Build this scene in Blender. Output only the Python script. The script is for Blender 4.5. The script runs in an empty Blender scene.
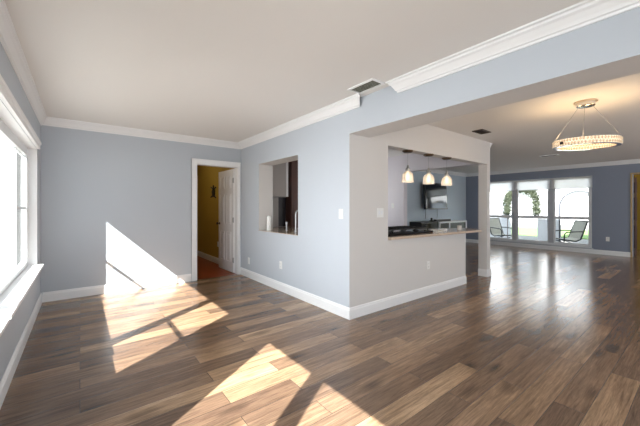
import bpy, bmesh, math, random
from mathutils import Vector, Matrix
random.seed(7)
scene = bpy.context.scene
COL = scene.collection

# ------------------------------------------------------------ camera, sky, sun, exposure
FPX, HORIZON = 307.0, 207.0
cam_data = bpy.data.cameras.new('camera')
cam_data.sensor_width = 36.0
cam_data.lens = 36.0 * FPX / 640.0
cam_data.shift_y = -(213.0 - HORIZON) / 640.0
cam_data.clip_start = 0.05
cam = bpy.data.objects.new('camera', cam_data)
COL.objects.link(cam)
cam.location = (0, 0, 1.27)
cam.rotation_euler = (math.pi / 2, 0, -math.atan2(240, FPX))
scene.camera = cam
scene.view_settings.view_transform = 'Standard'
scene.view_settings.look = 'None'
scene.view_settings.gamma = 1
scene.view_settings.use_curve_mapping = False
scene.view_settings.exposure = 0.06

world = bpy.data.worlds.new('sky')
scene.world = world
world.use_nodes = True
wn = world.node_tree
bgn = wn.nodes['Background']
bgn.inputs['Color'].default_value = (0.80, 0.90, 1.0, 1)
bgn.inputs['Strength'].default_value = 2.2

def lamp(name, kind, energy, color, loc, rot=(0, 0, 0), **kw):
    d = bpy.data.lights.new(name, kind)
    d.energy = energy
    d.color = color
    for k, v in kw.items():
        setattr(d, k, v)
    o = bpy.data.objects.new(name, d)
    o.location = loc
    o.rotation_euler = rot
    COL.objects.link(o)
    return o

sd = Vector((0.653, 0.413, -0.635)).normalized()
sun = lamp('sun', 'SUN', 27.0, (1.0, 0.97, 0.93), (-6, -4, 6))
sun.rotation_euler = sd.to_track_quat('-Z', 'Y').to_euler()
sun.data.angle = 0.010
# first two: fill panels added behind the photographer, their openings made up
lamp('fill_back_wide', 'AREA', 45, (0.93, 0.96, 1.0), (5.5, -3.72, 1.25), (math.pi / 2, 0, 0),
     shape='RECTANGLE', size=7.0, size_y=2.0)
lamp('fill_back_narrow', 'AREA', 34, (0.90, 0.95, 1.0), (1.0, -3.72, 1.3), (math.pi / 2, 0, 0),
     shape='RECTANGLE', size=2.2, size_y=1.6)
lamp('daylight_side_window', 'AREA', 27, (0.96, 0.98, 1.0), (-0.66, 0.6, 1.25), (math.pi / 2 - 0.15, 0, -math.pi / 2),
     shape='RECTANGLE', size=1.6, size_y=1.3, spread=2.0)
lamp('daylight_big_window', 'AREA', 30, (0.98, 0.98, 1.0), (-0.66, 2.85, 1.25), (math.pi / 2 - 0.2, 0, -math.pi / 2),
     shape='RECTANGLE', size=1.1, size_y=1.3, spread=1.7)

lamp('kitchen_fill_light', 'AREA', 10, (1.0, 0.96, 0.96), (5.05, 5.72, 1.55), (-math.pi / 2, 0, 0),
     shape='RECTANGLE', size=1.1, size_y=1.0)  # added fill for the dim kitchen
lamp('hall_fill_light', 'POINT', 6, (1.0, 0.88, 0.68), (1.5, 7.0, 2.2), shadow_soft_size=0.12)  # added fill, no fixture in the hall
lamp('annex_fill_light', 'POINT', 5, (1.0, 0.86, 0.62), (12.2, 0.4, 2.2), shadow_soft_size=0.12)  # added fill for the yellow room, no fixture

# ------------------------------------------------------------ materials
def s2l(c):
    return tuple(((v / 255) / 12.92 if v / 255 <= 0.04045 else ((v / 255 + 0.055) / 1.055) ** 2.4) for v in c)

def mat(name, rgb, rough=0.5, metal=0.0, spec=0.5, noise=0.0, nscale=8.0, bump=0.0, emit=None, estr=0.0, lin=False):
    m = bpy.data.materials.new(name)
    m.use_nodes = True
    nt = m.node_tree
    b = nt.nodes['Principled BSDF']
    c = rgb if lin else s2l(rgb)
    b.inputs['Base Color'].default_value = (*c, 1)
    b.inputs['Roughness'].default_value = rough
    b.inputs['Metallic'].default_value = metal
    b.inputs['Specular IOR Level'].default_value = spec
    if emit:
        b.inputs['Emission Color'].default_value = (*emit, 1)
        b.inputs['Emission Strength'].default_value = estr
    tc = nt.nodes.new('ShaderNodeTexCoord')
    n = nt.nodes.new('ShaderNodeTexNoise')
    n.inputs['Scale'].default_value = nscale
    n.inputs['Detail'].default_value = 4
    nt.links.new(tc.outputs['Object'], n.inputs['Vector'])
    if noise:
        mr = nt.nodes.new('ShaderNodeMapRange')
        mr.inputs['To Min'].default_value = 1 - noise
        mr.inputs['To Max'].default_value = 1 + noise
        nt.links.new(n.outputs['Fac'], mr.inputs['Value'])
        mx = nt.nodes.new('ShaderNodeVectorMath')
        mx.operation = 'SCALE'
        mx.inputs[0].default_value = c
        nt.links.new(mr.outputs['Result'], mx.inputs['Scale'])
        nt.links.new(mx.outputs['Vector'], b.inputs['Base Color'])
    if bump:
        bp = nt.nodes.new('ShaderNodeBump')
        bp.inputs['Strength'].default_value = bump
        bp.inputs['Distance'].default_value = 0.002
        n2 = nt.nodes.new('ShaderNodeTexNoise')
        n2.inputs['Scale'].default_value = nscale * 12
        nt.links.new(tc.outputs['Object'], n2.inputs['Vector'])
        nt.links.new(n2.outputs['Fac'], bp.inputs['Height'])
        nt.links.new(bp.outputs['Normal'], b.inputs['Normal'])
    return m

M = {}
M['blue'] = mat('blue grey wall paint', (184, 190, 197), 0.6, noise=0.02, nscale=1.5, bump=0.08)
M['cream'] = mat('warm white wall paint', (208, 205, 202), 0.6, noise=0.015, nscale=1.5, bump=0.08)
M['kitchen'] = mat('kitchen white paint', (216, 212, 218), 0.6, noise=0.015, nscale=1.5, bump=0.06)
M['family'] = mat('family room grey blue paint', (190, 202, 212), 0.6, noise=0.02, nscale=1.5, bump=0.06)
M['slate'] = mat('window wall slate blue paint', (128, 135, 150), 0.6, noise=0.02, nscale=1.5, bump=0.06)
M['ceil'] = mat('ceiling paint', (226, 223, 219), 0.8, noise=0.01, nscale=2, bump=0.15)
M['trim'] = mat('white trim paint', (232, 232, 232), 0.35, noise=0.01, nscale=3)
M['frame'] = mat('white window metal', (222, 224, 226), 0.4, noise=0.01)
M['greyframe'] = mat('grey window frame', (188, 191, 196), 0.4, noise=0.01)
M['yellow'] = mat('mustard hall paint', (176, 146, 58), 0.7, noise=0.03, nscale=2)
M['door'] = mat('white door paint', (228, 226, 226), 0.35, noise=0.01)
M['black'] = mat('black plastic', (16, 16, 18), 0.35, noise=0.05)
M['iron'] = mat('cast iron', (20, 20, 20), 0.5, noise=0.15, nscale=30)
M['glossblack'] = mat('glossy black screen', (8, 10, 12), 0.08, spec=0.8, noise=0.02)
M['steel'] = mat('brushed steel', (170, 170, 170), 0.3, metal=1.0, noise=0.05, nscale=20)
M['chrome'] = mat('chrome', (205, 205, 205), 0.12, metal=1.0, noise=0.02)
M['bronze'] = mat('bronze metal', (96, 78, 62), 0.35, metal=0.8, noise=0.08, nscale=20)
M['plate'] = mat('white plastic plate', (226, 226, 224), 0.35, noise=0.01)
M['slot'] = mat('dark slot', (60, 58, 56), 0.6, noise=0.02)
M['cab'] = mat('light grey cabinet', (176, 170, 165), 0.45, noise=0.02, nscale=3)
M['charcoal'] = mat('charcoal panel', (52, 48, 52), 0.45, noise=0.06, nscale=6)
M['brownwood'] = mat('dark brown wood', (92, 62, 54), 0.45, noise=0.15, nscale=5)
M['tan'] = mat('tan stained wood', (178, 150, 104), 0.45, noise=0.1, nscale=10)
M['white'] = mat('white lacquer', (222, 224, 228), 0.3, noise=0.01)
M['vent'] = mat('grey vent metal', (176, 178, 166), 0.5, noise=0.05)
M['duct'] = mat('grey duct', (110, 110, 100), 0.8)
M['ventdark'] = mat('dark duct', (48, 46, 42), 0.8, noise=0.05)
M['stucco'] = mat('white stucco', (226, 228, 232), 0.85, noise=0.03, nscale=4, bump=0.4)
M['ground'] = mat('pale concrete', (150, 149, 146), 0.9, noise=0.06, nscale=1)
M['grass'] = mat('lawn green', (120, 150, 84), 0.9, noise=0.25, nscale=6, bump=0.5)
M['leaf'] = mat('leaf green', (58, 66, 46), 0.7, noise=0.3, nscale=6)
M['sling'] = mat('beige sling fabric', (176, 176, 166), 0.8, noise=0.06, nscale=40)
M['chairmetal'] = mat('grey chair metal', (50, 54, 58), 0.4, noise=0.03)
M['roof'] = mat('grey roof tile', (70, 70, 78), 0.8, noise=0.12, nscale=10)
M['screen'] = mat('dark screen mesh', (92, 94, 94), 0.7, noise=0.02)
M['plateglow'] = mat('satin beige metal', (190, 176, 156), 0.3, metal=0.6, noise=0.02)
M['rimshade'] = mat('painted arch shade', (84, 86, 94), 0.8, noise=0.02)  # shade under the arch put into the colour
M['wax'] = mat('white bottle', (235, 235, 232), 0.4, noise=0.01)
M['bulb'] = mat('lit bulb', (255, 230, 190), 0.5, emit=(1, 0.82, 0.60), estr=3.0)
M['ringlight'] = mat('lit crystal', (232, 212, 184), 0.25, emit=(1, 0.80, 0.58), estr=0.06, noise=0.2, nscale=60)
M['led'] = mat('led strip', (255, 240, 220), 0.5, emit=(1, 0.78, 0.52), estr=0.42)

def glass_mat(name, tint=(1, 1, 1), gloss=0.06):
    m = bpy.data.materials.new(name)
    m.use_nodes = True
    nt = m.node_tree
    nt.nodes.clear()
    o = nt.nodes.new('ShaderNodeOutputMaterial')
    t = nt.nodes.new('ShaderNodeBsdfTransparent')
    t.inputs['Color'].default_value = (*tint, 1)
    g = nt.nodes.new('ShaderNodeBsdfGlossy')
    g.inputs['Roughness'].default_value = 0.02
    lw_ = nt.nodes.new('ShaderNodeLayerWeight')
    lw_.inputs['Blend'].default_value = 0.5
    pw = nt.nodes.new('ShaderNodeMath'); pw.operation = 'POWER'; pw.inputs[1].default_value = 5.0
    nt.links.new(lw_.outputs['Facing'], pw.inputs[0])
    f = nt.nodes.new('ShaderNodeMath'); f.operation = 'MULTIPLY_ADD'
    f.inputs[1].default_value = 0.45; f.inputs[2].default_value = 0.03
    nt.links.new(pw.outputs[0], f.inputs[0])
    mx = nt.nodes.new('ShaderNodeMixShader')
    nt.links.new(f.outputs[0], mx.inputs[0])
    nt.links.new(t.outputs[0], mx.inputs[1])
    nt.links.new(g.outputs[0], mx.inputs[2])
    nt.links.new(mx.outputs[0], o.inputs[0])
    return m
M['glass'] = glass_mat('window glass', (0.97, 0.985, 0.985))

def translucent_mat(name, rgb, trans=0.5, clear=0.0, rough=0.5):
    m = bpy.data.materials.new(name)
    m.use_nodes = True
    nt = m.node_tree
    nt.nodes.clear()
    o = nt.nodes.new('ShaderNodeOutputMaterial')
    d = nt.nodes.new('ShaderNodeBsdfDiffuse')
    t = nt.nodes.new('ShaderNodeBsdfTranslucent')
    c = nt.nodes.new('ShaderNodeBsdfTransparent')
    g = nt.nodes.new('ShaderNodeBsdfGlossy')
    g.inputs['Roughness'].default_value = 0.15
    for n in (d, t):
        n.inputs['Color'].default_value = (*s2l(rgb), 1)
    m1 = nt.nodes.new('ShaderNodeMixShader')
    m1.inputs[0].default_value = trans
    nt.links.new(d.outputs[0], m1.inputs[1])
    nt.links.new(t.outputs[0], m1.inputs[2])
    m2 = nt.nodes.new('ShaderNodeMixShader')
    m2.inputs[0].default_value = clear
    nt.links.new(m1.outputs[0], m2.inputs[1])
    nt.links.new(c.outputs[0], m2.inputs[2])
    m3 = nt.nodes.new('ShaderNodeMixShader')
    m3.inputs[0].default_value = 0.06 if clear else 0.0
    nt.links.new(m2.outputs[0], m3.inputs[1])
    nt.links.new(g.outputs[0], m3.inputs[2])
    nt.links.new(m3.outputs[0], o.inputs[0])
    return m
M['shadefab'] = translucent_mat('roller shade fabric', (250, 251, 252), 0.8)
M['bell'] = translucent_mat('ribbed glass', (236, 230, 222), 0.5, 0.6)
M['jar'] = translucent_mat('jar glass', (230, 226, 220), 0.3, 0.35)

def planks(name, tones, row=0.160, length=1.22, rough=0.3, grain=0.55, mortar=0.0016, rough_var=0.12):
    m = bpy.data.materials.new(name)
    m.use_nodes = True
    nt = m.node_tree
    L = nt.links.new
    b = nt.nodes['Principled BSDF']
    tc = nt.nodes.new('ShaderNodeTexCoord')
    br = nt.nodes.new('ShaderNodeTexBrick')
    br.offset = 0.37
    br.offset_frequency = 2
    br.inputs['Color1'].default_value = (0, 0, 0, 1)
    br.inputs['Color2'].default_value = (1, 1, 1, 1)
    br.inputs['Mortar'].default_value = (0, 0, 0, 1)
    br.inputs['Scale'].default_value = 1.0
    br.inputs['Mortar Size'].default_value = mortar
    br.inputs['Mortar Smooth'].default_value = 0.1
    br.inputs['Brick Width'].default_value = length
    br.inputs['Row Height'].default_value = row
    L(tc.outputs['Object'], br.inputs['Vector'])
    # each plank gets its own slice of the grain
    sep = nt.nodes.new('ShaderNodeSeparateColor')
    L(br.outputs['Color'], sep.inputs[0])
    off = nt.nodes.new('ShaderNodeMath'); off.operation = 'MULTIPLY'; off.inputs[1].default_value = 37.0
    L(sep.outputs[0], off.inputs[0])
    comb = nt.nodes.new('ShaderNodeCombineXYZ')
    L(off.outputs[0], comb.inputs['Z']); L(off.outputs[0], comb.inputs['X'])
    add = nt.nodes.new('ShaderNodeVectorMath'); add.operation = 'ADD'
    L(tc.outputs['Object'], add.inputs[0]); L(comb.outputs[0], add.inputs[1])
    def noise(sx, sy, det=6, dist=0.0, rgh=0.6):
        mp = nt.nodes.new('ShaderNodeMapping')
        mp.inputs['Scale'].default_value = (sx, sy, 1)
        L(add.outputs[0], mp.inputs[0])
        n = nt.nodes.new('ShaderNodeTexNoise')
        n.inputs['Scale'].default_value = 1.0
        n.inputs['Detail'].default_value = det
        n.inputs['Roughness'].default_value = rgh
        n.inputs['Distortion'].default_value = dist
        L(mp.outputs[0], n.inputs['Vector'])
        return n
    g1 = noise(2.4, 38, 8, 0.7, 0.72)
    g2 = noise(7, 150, 6, 0.4, 0.75)
    g3 = noise(1.3, 7.0, 4, 0.6)
    kn = nt.nodes.new('ShaderNodeTexVoronoi')
    kn.inputs['Scale'].default_value = 1.0
    kmp = nt.nodes.new('ShaderNodeMapping'); kmp.inputs['Scale'].default_value = (1.5, 4.2, 1)
    wob = nt.nodes.new('ShaderNodeVectorMath'); wob.operation = 'MULTIPLY_ADD'
    wob.inputs[1].default_value = (0.10, 0.03, 0)
    L(g1.outputs['Color'], wob.inputs[0]); L(add.outputs[0], wob.inputs[2])
    L(wob.outputs[0], kmp.inputs[0]); L(kmp.outputs[0], kn.inputs['Vector'])
    kr = nt.nodes.new('ShaderNodeMapRange')
    kr.inputs['From Min'].default_value = 0.05; kr.inputs['From Max'].default_value = 0.24
    kr.inputs['To Min'].default_value = 0.42; kr.inputs['To Max'].default_value = 1.0
    L(kn.outputs['Distance'], kr.inputs['Value'])
    # plank tone
    t = nt.nodes.new('ShaderNodeMath'); t.operation = 'MULTIPLY_ADD'
    t.inputs[1].default_value = 0.62
    L(g3.outputs['Fac'], t.inputs[0])
    tsub = nt.nodes.new('ShaderNodeMath'); tsub.operation = 'MULTIPLY_ADD'
    tsub.inputs[1].default_value = 0.74; tsub.inputs[2].default_value = -0.13
    L(sep.outputs[0], tsub.inputs[0])
    L(tsub.outputs[0], t.inputs[2])
    ramp = nt.nodes.new('ShaderNodeValToRGB')
    cr = ramp.color_ramp
    n = len(tones)
    while len(cr.elements) < n:
        cr.elements.new(0.5)
    for i, c in enumerate(tones):
        cr.elements[i].position = i / (n - 1)
        cr.elements[i].color = (*s2l(c), 1)
    L(t.outputs[0], ramp.inputs[0])
    # grain multiplier
    mr = nt.nodes.new('ShaderNodeMapRange')
    mr.inputs['From Min'].default_value = 0.36; mr.inputs['From Max'].default_value = 0.62
    mr.inputs['To Min'].default_value = 1 - grain; mr.inputs['To Max'].default_value = 1.12
    L(g1.outputs['Fac'], mr.inputs['Value'])
    mr2 = nt.nodes.new('ShaderNodeMapRange')
    mr2.inputs['From Min'].default_value = 0.35; mr2.inputs['From Max'].default_value = 0.65
    mr2.inputs['To Min'].default_value = 0.74; mr2.inputs['To Max'].default_value = 1.2
    L(g2.outputs['Fac'], mr2.inputs['Value'])
    mm = nt.nodes.new('ShaderNodeMath'); mm.operation = 'MULTIPLY'
    mk = nt.nodes.new('ShaderNodeMath'); mk.operation = 'MULTIPLY'
    L(mr.outputs[0], mk.inputs[0]); L(kr.outputs[0], mk.inputs[1])
    L(mk.outputs[0], mm.inputs[0]); L(mr2.outputs[0], mm.inputs[1])
    gap = nt.nodes.new('ShaderNodeMapRange')
    gap.inputs['To Min'].default_value = 1.0; gap.inputs['To Max'].default_value = 0.35
    L(br.outputs['Fac'], gap.inputs['Value'])
    mg = nt.nodes.new('ShaderNodeMath'); mg.operation = 'MULTIPLY'
    L(mm.outputs[0], mg.inputs[0]); L(gap.outputs[0], mg.inputs[1])
    sc = nt.nodes.new('ShaderNodeVectorMath'); sc.operation = 'SCALE'
    L(ramp.outputs[0], sc.inputs[0]); L(mg.outputs[0], sc.inputs['Scale'])
    L(sc.outputs[0], b.inputs['Base Color'])
    rr = nt.nodes.new('ShaderNodeMapRange')
    rr.inputs['To Min'].default_value = rough - rough_var * 0.5
    rr.inputs['To Max'].default_value = rough + rough_var
    L(g1.outputs['Fac'], rr.inputs['Value'])
    L(rr.outputs[0], b.inputs['Roughness'])
    b.inputs['Specular IOR Level'].default_value = 0.65
    bp = nt.nodes.new('ShaderNodeBump')
    bp.inputs['Strength'].default_value = 0.25
    bp.inputs['Distance'].default_value = 0.0015
    h = nt.nodes.new('ShaderNodeMath'); h.operation = 'SUBTRACT'
    L(g2.outputs['Fac'], h.inputs[0]); L(br.outputs['Fac'], h.inputs[1])
    L(h.outputs[0], bp.inputs['Height'])
    L(bp.outputs['Normal'], b.inputs['Normal'])
    return m

M['floor'] = planks('oak plank floor', [(90, 70, 58), (108, 86, 70), (124, 100, 81), (140, 112, 89), (160, 130, 102), (186, 155, 124)], rough=0.17, rough_var=0.07, grain=0.42)
M['hallfloor'] = planks('red brown hall boards', [(128, 48, 18), (150, 62, 26), (138, 54, 20)], 0.09, 0.9, 0.28, 0.2)

def granite():
    m = mat('speckled granite', (192, 174, 156), 0.12, noise=0.35, nscale=45)
    return m
M['granite'] = granite()

# ------------------------------------------------------------ mesh helpers
class MB:
    def __init__(self):
        self.bm = bmesh.new()
    def box(self, x0, x1, y0, y1, z0, z1, mi=0):
        vs = [self.bm.verts.new(p) for p in ((x0, y0, z0), (x1, y0, z0), (x1, y1, z0), (x0, y1, z0),
                                             (x0, y0, z1), (x1, y0, z1), (x1, y1, z1), (x0, y1, z1))]
        for f in ((3, 2, 1, 0), (4, 5, 6, 7), (0, 1, 5, 4), (1, 2, 6, 5), (2, 3, 7, 6), (3, 0, 4, 7)):
            self.bm.faces.new([vs[i] for i in f]).material_index = mi
        return self
    def prism(self, poly, axis, a0, a1):
        """poly of 2D points in the plane across `axis`, extruded from a0 to a1."""
        def P(u, v, a):
            return {'x': (a, u, v), 'y': (u, a, v), 'z': (u, v, a)}[axis]
        A = [self.bm.verts.new(P(u, v, a0)) for u, v in poly]
        B = [self.bm.verts.new(P(u, v, a1)) for u, v in poly]
        n = len(poly)
        self.bm.faces.new(A); self.bm.faces.new(B[::-1])
        for i in range(n):
            self.bm.faces.new((A[i], B[i], B[(i + 1) % n], A[(i + 1) % n]))
        return self
    def lathe(self, prof, c=(0, 0, 0), seg=24, axis='z', rib=0, ribn=0):
        rings = []
        for r, h in prof:
            ring = []
            for i in range(seg):
                a = 2 * math.pi * i / seg
                rr = r * (1 + (rib * math.cos(ribn * a) if rib else 0))
                u, v = rr * math.cos(a), rr * math.sin(a)
                p = {'z': (u, v, h), 'x': (h, u, v), 'y': (u, h, v)}[axis]
                ring.append(self.bm.verts.new((p[0] + c[0], p[1] + c[1], p[2] + c[2])))
            rings.append(ring)
        for k in range(len(rings) - 1):
            for i in range(seg):
                j = (i + 1) % seg
                self.bm.faces.new((rings[k][i], rings[k][j], rings[k + 1][j], rings[k + 1][i]))
        if prof[0][0] > 1e-5: self.bm.faces.new(rings[0][::-1])
        if prof[-1][0] > 1e-5: self.bm.faces.new(rings[-1])
        return self
    def shell(self, prof, c=(0, 0, 0), seg=24, rib=0, ribn=0):
        """open lathe (closed loop of the profile)"""
        rings = []
        for r, h in prof:
            rings.append([self.bm.verts.new((c[0] + r * (1 + rib * math.cos(ribn * 2 * math.pi * i / seg)) * math.cos(2 * math.pi * i / seg),
                                             c[1] + r * (1 + rib * math.cos(ribn * 2 * math.pi * i / seg)) * math.sin(2 * math.pi * i / seg), c[2] + h)) for i in range(seg)])
        n = len(rings)
        for k in range(n):
            for i in range(seg):
                j = (i + 1) % seg
                a, b = rings[k], rings[(k + 1) % n]
                self.bm.faces.new((a[i], a[j], b[j], b[i]))
        return self
    def tube(self, pts, r, seg=8):
        pts = [Vector(p) for p in pts]
        rings = []
        up = None
        for i, p in enumerate(pts):
            d = (pts[min(i + 1, len(pts) - 1)] - pts[max(i - 1, 0)]).normalized()
            if up is None:
                up = d.orthogonal().normalized()
            up = (up - d * up.dot(d)).normalized()
            s = d.cross(up)
            rings.append([self.bm.verts.new(p + up * (r * math.cos(2 * math.pi * k / seg)) + s * (r * math.sin(2 * math.pi * k / seg))) for k in range(seg)])
        for a, b in zip(rings, rings[1:]):
            for k in range(seg):
                j = (k + 1) % seg
                self.bm.faces.new((a[k], a[j], b[j], b[k]))
        self.bm.faces.new(rings[0][::-1]); self.bm.faces.new(rings[-1])
        return self
    def build(self, name, material, parent=None, bevel=0.0, smooth=False, mats=None):
        bmesh.ops.recalc_face_normals(self.bm, faces=self.bm.faces[:])
        if bevel:
            bmesh.ops.bevel(self.bm, geom=self.bm.edges[:], offset=bevel, segments=2, affect='EDGES', profile=0.6)
        me = bpy.data.meshes.new(name)
        self.bm.to_mesh(me); self.bm.free()
        for mm_ in (mats or [material]):
            me.materials.append(mm_)
        if smooth:
            for p in me.polygons: p.use_smooth = True
            me.set_sharp_from_angle(angle=math.radians(40))
        o = bpy.data.objects.new(name, me)
        COL.objects.link(o)
        if parent: o.parent = parent
        return o

def struct(o):
    o['kind'] = 'structure'
    return o
def tag(o, label, cat, group=None, kind=None):
    o['label'] = label; o['category'] = cat
    if group: o['group'] = group
    if kind: o['kind'] = kind
    return o
def empty(name, loc, rz=0.0, label=None, cat=None, group=None):
    o = bpy.data.objects.new(name, None)
    o.empty_display_size = 0.1
    o.location = loc; o.rotation_euler = (0, 0, rz)
    COL.objects.link(o)
    if label: tag(o, label, cat, group)
    return o
def kids(o): return [c for c in COL.objects if c.parent == o]
def copy_tree(o, parent=None):
    c = o.copy(); COL.objects.link(c)
    c.parent = parent
    for ch in kids(o): copy_tree(ch, c)
    return c

def wall(name, axis, t0, t1, a0, a1, z0, z1, holes, material, mats=None, pick=None):
    """a wall slab with rectangular openings; thickness t0..t1 along `axis`."""
    As = sorted({a0, a1, *[h[0] for h in holes], *[h[1] for h in holes]})
    Zs = sorted({z0, z1, *[h[2] for h in holes], *[h[3] for h in holes]})
    As = [a for a in As if a0 <= a <= a1]; Zs = [z for z in Zs if z0 <= z <= z1]
    solid = {}
    for i in range(len(As) - 1):
        for j in range(len(Zs) - 1):
            ca, cz = (As[i] + As[i + 1]) / 2, (Zs[j] + Zs[j + 1]) / 2
            solid[i, j] = not any(h[0] < ca < h[1] and h[2] < cz < h[3] for h in holes)
    bm = bmesh.new(); cache = {}
    def V(t, a, z):
        p = (t, a, z) if axis == 'x' else (a, t, z)
        k = tuple(round(q, 5) for q in p)
        if k not in cache: cache[k] = bm.verts.new(p)
        return cache[k]
    for (i, j), s in solid.items():
        if not s: continue
        A0, A1, Z0, Z1 = As[i], As[i + 1], Zs[j], Zs[j + 1]
        bm.faces.new((V(t0, A0, Z0), V(t0, A1, Z0), V(t0, A1, Z1), V(t0, A0, Z1)))
        bm.faces.new((V(t1, A0, Z0), V(t1, A0, Z1), V(t1, A1, Z1), V(t1, A1, Z0)))
        for (di, dj, q) in ((-1, 0, ((A0, Z0), (A0, Z1))), (1, 0, ((A1, Z0), (A1, Z1))), (0, -1, ((A0, Z0), (A1, Z0))), (0, 1, ((A0, Z1), (A1, Z1)))):
            if not solid.get((i + di, j + dj), False):
                (p, r) = q
                bm.faces.new((V(t0, *p), V(t1, *p), V(t1, *r), V(t0, *r)))
    bmesh.ops.recalc_face_normals(bm, faces=bm.faces[:])
    me = bpy.data.meshes.new(name)
    bm.to_mesh(me); bm.free()
    for m_ in (mats or [material]): me.materials.append(m_)
    if pick:
        for p in me.polygons: p.material_index = pick(p.normal, p.center)
    o = bpy.data.objects.new(name, me); COL.objects.link(o)
    return struct(o)

# ------------------------------------------------------------ room shell
XL, YB, XP, YC, XW, CH = -0.41, 5.5, 2.4, 2.53, 11.0, 2.46
YN = -3.5
XK = 5.83          # kitchen's far side wall
W1 = (2.265, 5.055)   # big left window
W2 = (-0.22, 1.42)
ZS, ZH = 0.54, 1.97

f = MB().box(-0.62, XW + 0.2, YN - 0.2, YB + 0.04, -0.12, 0).build('floor', M['floor']); struct(f)
f = MB().box(0.6, 3.2, YB + 0.041, 9.0, -0.12, -0.002).build('floor_hall', M['hallfloor']); struct(f)
c = MB().box(-0.62, XW + 0.2, YN - 0.2, YB + 0.2, CH, CH + 0.15).build('ceiling', M['ceil']); struct(c)
c = MB().box(0.6, 3.2, YB + 0.201, 9.0, CH, CH + 0.15).build('ceiling_hall', M['ceil']); struct(c)

wall('wall_left', 'x', -0.62, XL, YN - 0.2, YB + 0.2, 0, CH, [(*W1, ZS, ZH), (*W2, ZS, ZH)], None,
     mats=[M['blue'], M['trim']], pick=lambda n, c: 0 if n.x > 0.5 else 1)
wall('wall_back', 'y', YB, YB + 0.15, XL, 2.67, 0, CH, [(1.58, 2.35, 0, 2.03)], M['blue'],
     mats=[M['blue'], M['yellow']], pick=lambda n, c: 1 if n.y > 0.5 else 0)
wall('wall_kitchen_back', 'y', YB, YB + 0.15, 2.67, XK, 0, CH, [(4.45, 5.65, 1.0, 2.1)], M['kitchen'])  # opening added for the kitchen fill
wall('wall_family_back', 'y', YB, YB + 0.15, XK, XW + 0.2, 0, CH, [], M['family'])
# wall with the pass-through: blue towards the living room, white elsewhere
wall('wall_middle', 'x', XP, 2.67, YC, YB, 0, CH, [(3.57, 4.76, 0.87, 2.0)], None,
     mats=[M['blue'], M['cream']], pick=lambda n, c: 0 if n.x < -0.5 and c.x < XP + 0.01 else 1)
wall('wall_header', 'x', XP, 2.73, YN, YC, 2.1, CH, [], None,
     mats=[M['blue'], M['cream']], pick=lambda n, c: 0 if n.x < -0.5 else 1)
wall('wall_counter', 'y', YC, YC + 0.15, 2.67, 5.96, 0, CH, [(3.07, 5.05, 0.85, 2.05), (5.05, XK, 0, 2.05)], M['cream'])
wall('wall_kitchen_side', 'x', XK, 5.96, YC + 0.15, YB, 0, CH, [(YC + 0.15, 4.35, 0, 2.075)], M['kitchen'])
WW = (2.03, 4.93)
wall('wall_window', 'x', XW, XW + 0.2, YN - 0.2, YB, 0, CH, [(*WW, 0.15, 2.11), (0.42, 1.25, 0, 2.10)], M['slate'])
wall('wall_near', 'y', YN - 0.2, YN, XL, XW, 0, CH, [(0.0, 2.1, 0.5, 2.1), (3.0, 9.0, 0.05, 2.2)], M['cream'])  # unseen openings, added to let light in from behind

# hall beyond the door
wall('wall_hall_right', 'x', 2.43, 2.60, YB + 0.15, 9.0, 0, CH, [], M['yellow'])
wall('wall_hall_left', 'x', 0.75, 0.9, YB + 0.15, 9.0, 0, CH, [], M['yellow'])
wall('wall_hall_far', 'y', 8.7, 8.85, 0.9, 2.43, 0, CH, [], M['yellow'])
# yellow room seen through the far right doorway
wall('wall_annex_side', 'y', 1.55, 1.67, XW + 0.2, 13.2, 0, CH, [], M['yellow'])
wall('wall_annex_far', 'x', 13.2, 13.3, -1.0, 1.67, 0, CH, [], M['yellow'])
struct(MB().box(XW + 0.201, 13.3, -1.0, 1.67, -0.12, -0.001).build('floor_annex', M['floor']))
struct(MB().box(XW + 0.201, 13.3, -1.0, 1.67, CH, CH + 0.15).build('ceiling_annex', M['ceil']))

# baseboards: stepped profile
def baseboard(name, axis, t, side, a0, a1, h=0.13, d=0.016):
    prof = [(0, 0), (d, 0), (d, h * 0.78), (d * 0.75, h * 0.82), (d * 0.6, h * 0.95), (d * 0.3, h), (0, h)]
    prof = [(t + side * u, v) for u, v in prof]
    mb = MB()
    mb.prism(prof, 'y' if axis == 'x' else 'x', a0, a1)
    return struct(mb.build(name, M['trim']))
baseboard('baseboard_left', 'x', XL, 1, YN, YB)
baseboard('baseboard_back', 'y', YB, -1, XL + 0.016, 1.50)
baseboard('baseboard_middle', 'x', XP, -1, YC - 0.016, YB)
baseboard('baseboard_counter', 'y', YC, -1, XP, 5.05)
baseboard('baseboard_post', 'y', YC, -1, XK - 0.016, 5.976)
baseboard('baseboard_post_side', 'x', XK, -1, YC, YC + 0.15)
baseboard('baseboard_window', 'x', XW, -1, 1.285, YB, 0.12)
baseboard('baseboard_family', 'y', YB, -1, 5.96, XW - 0.02)
baseboard('baseboard_hall', 'x', 2.43, -1, YB + 0.2, 8.7)
baseboard('baseboard_annex', 'y', 1.55, -1, XW + 0.2, 13.2)

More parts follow.
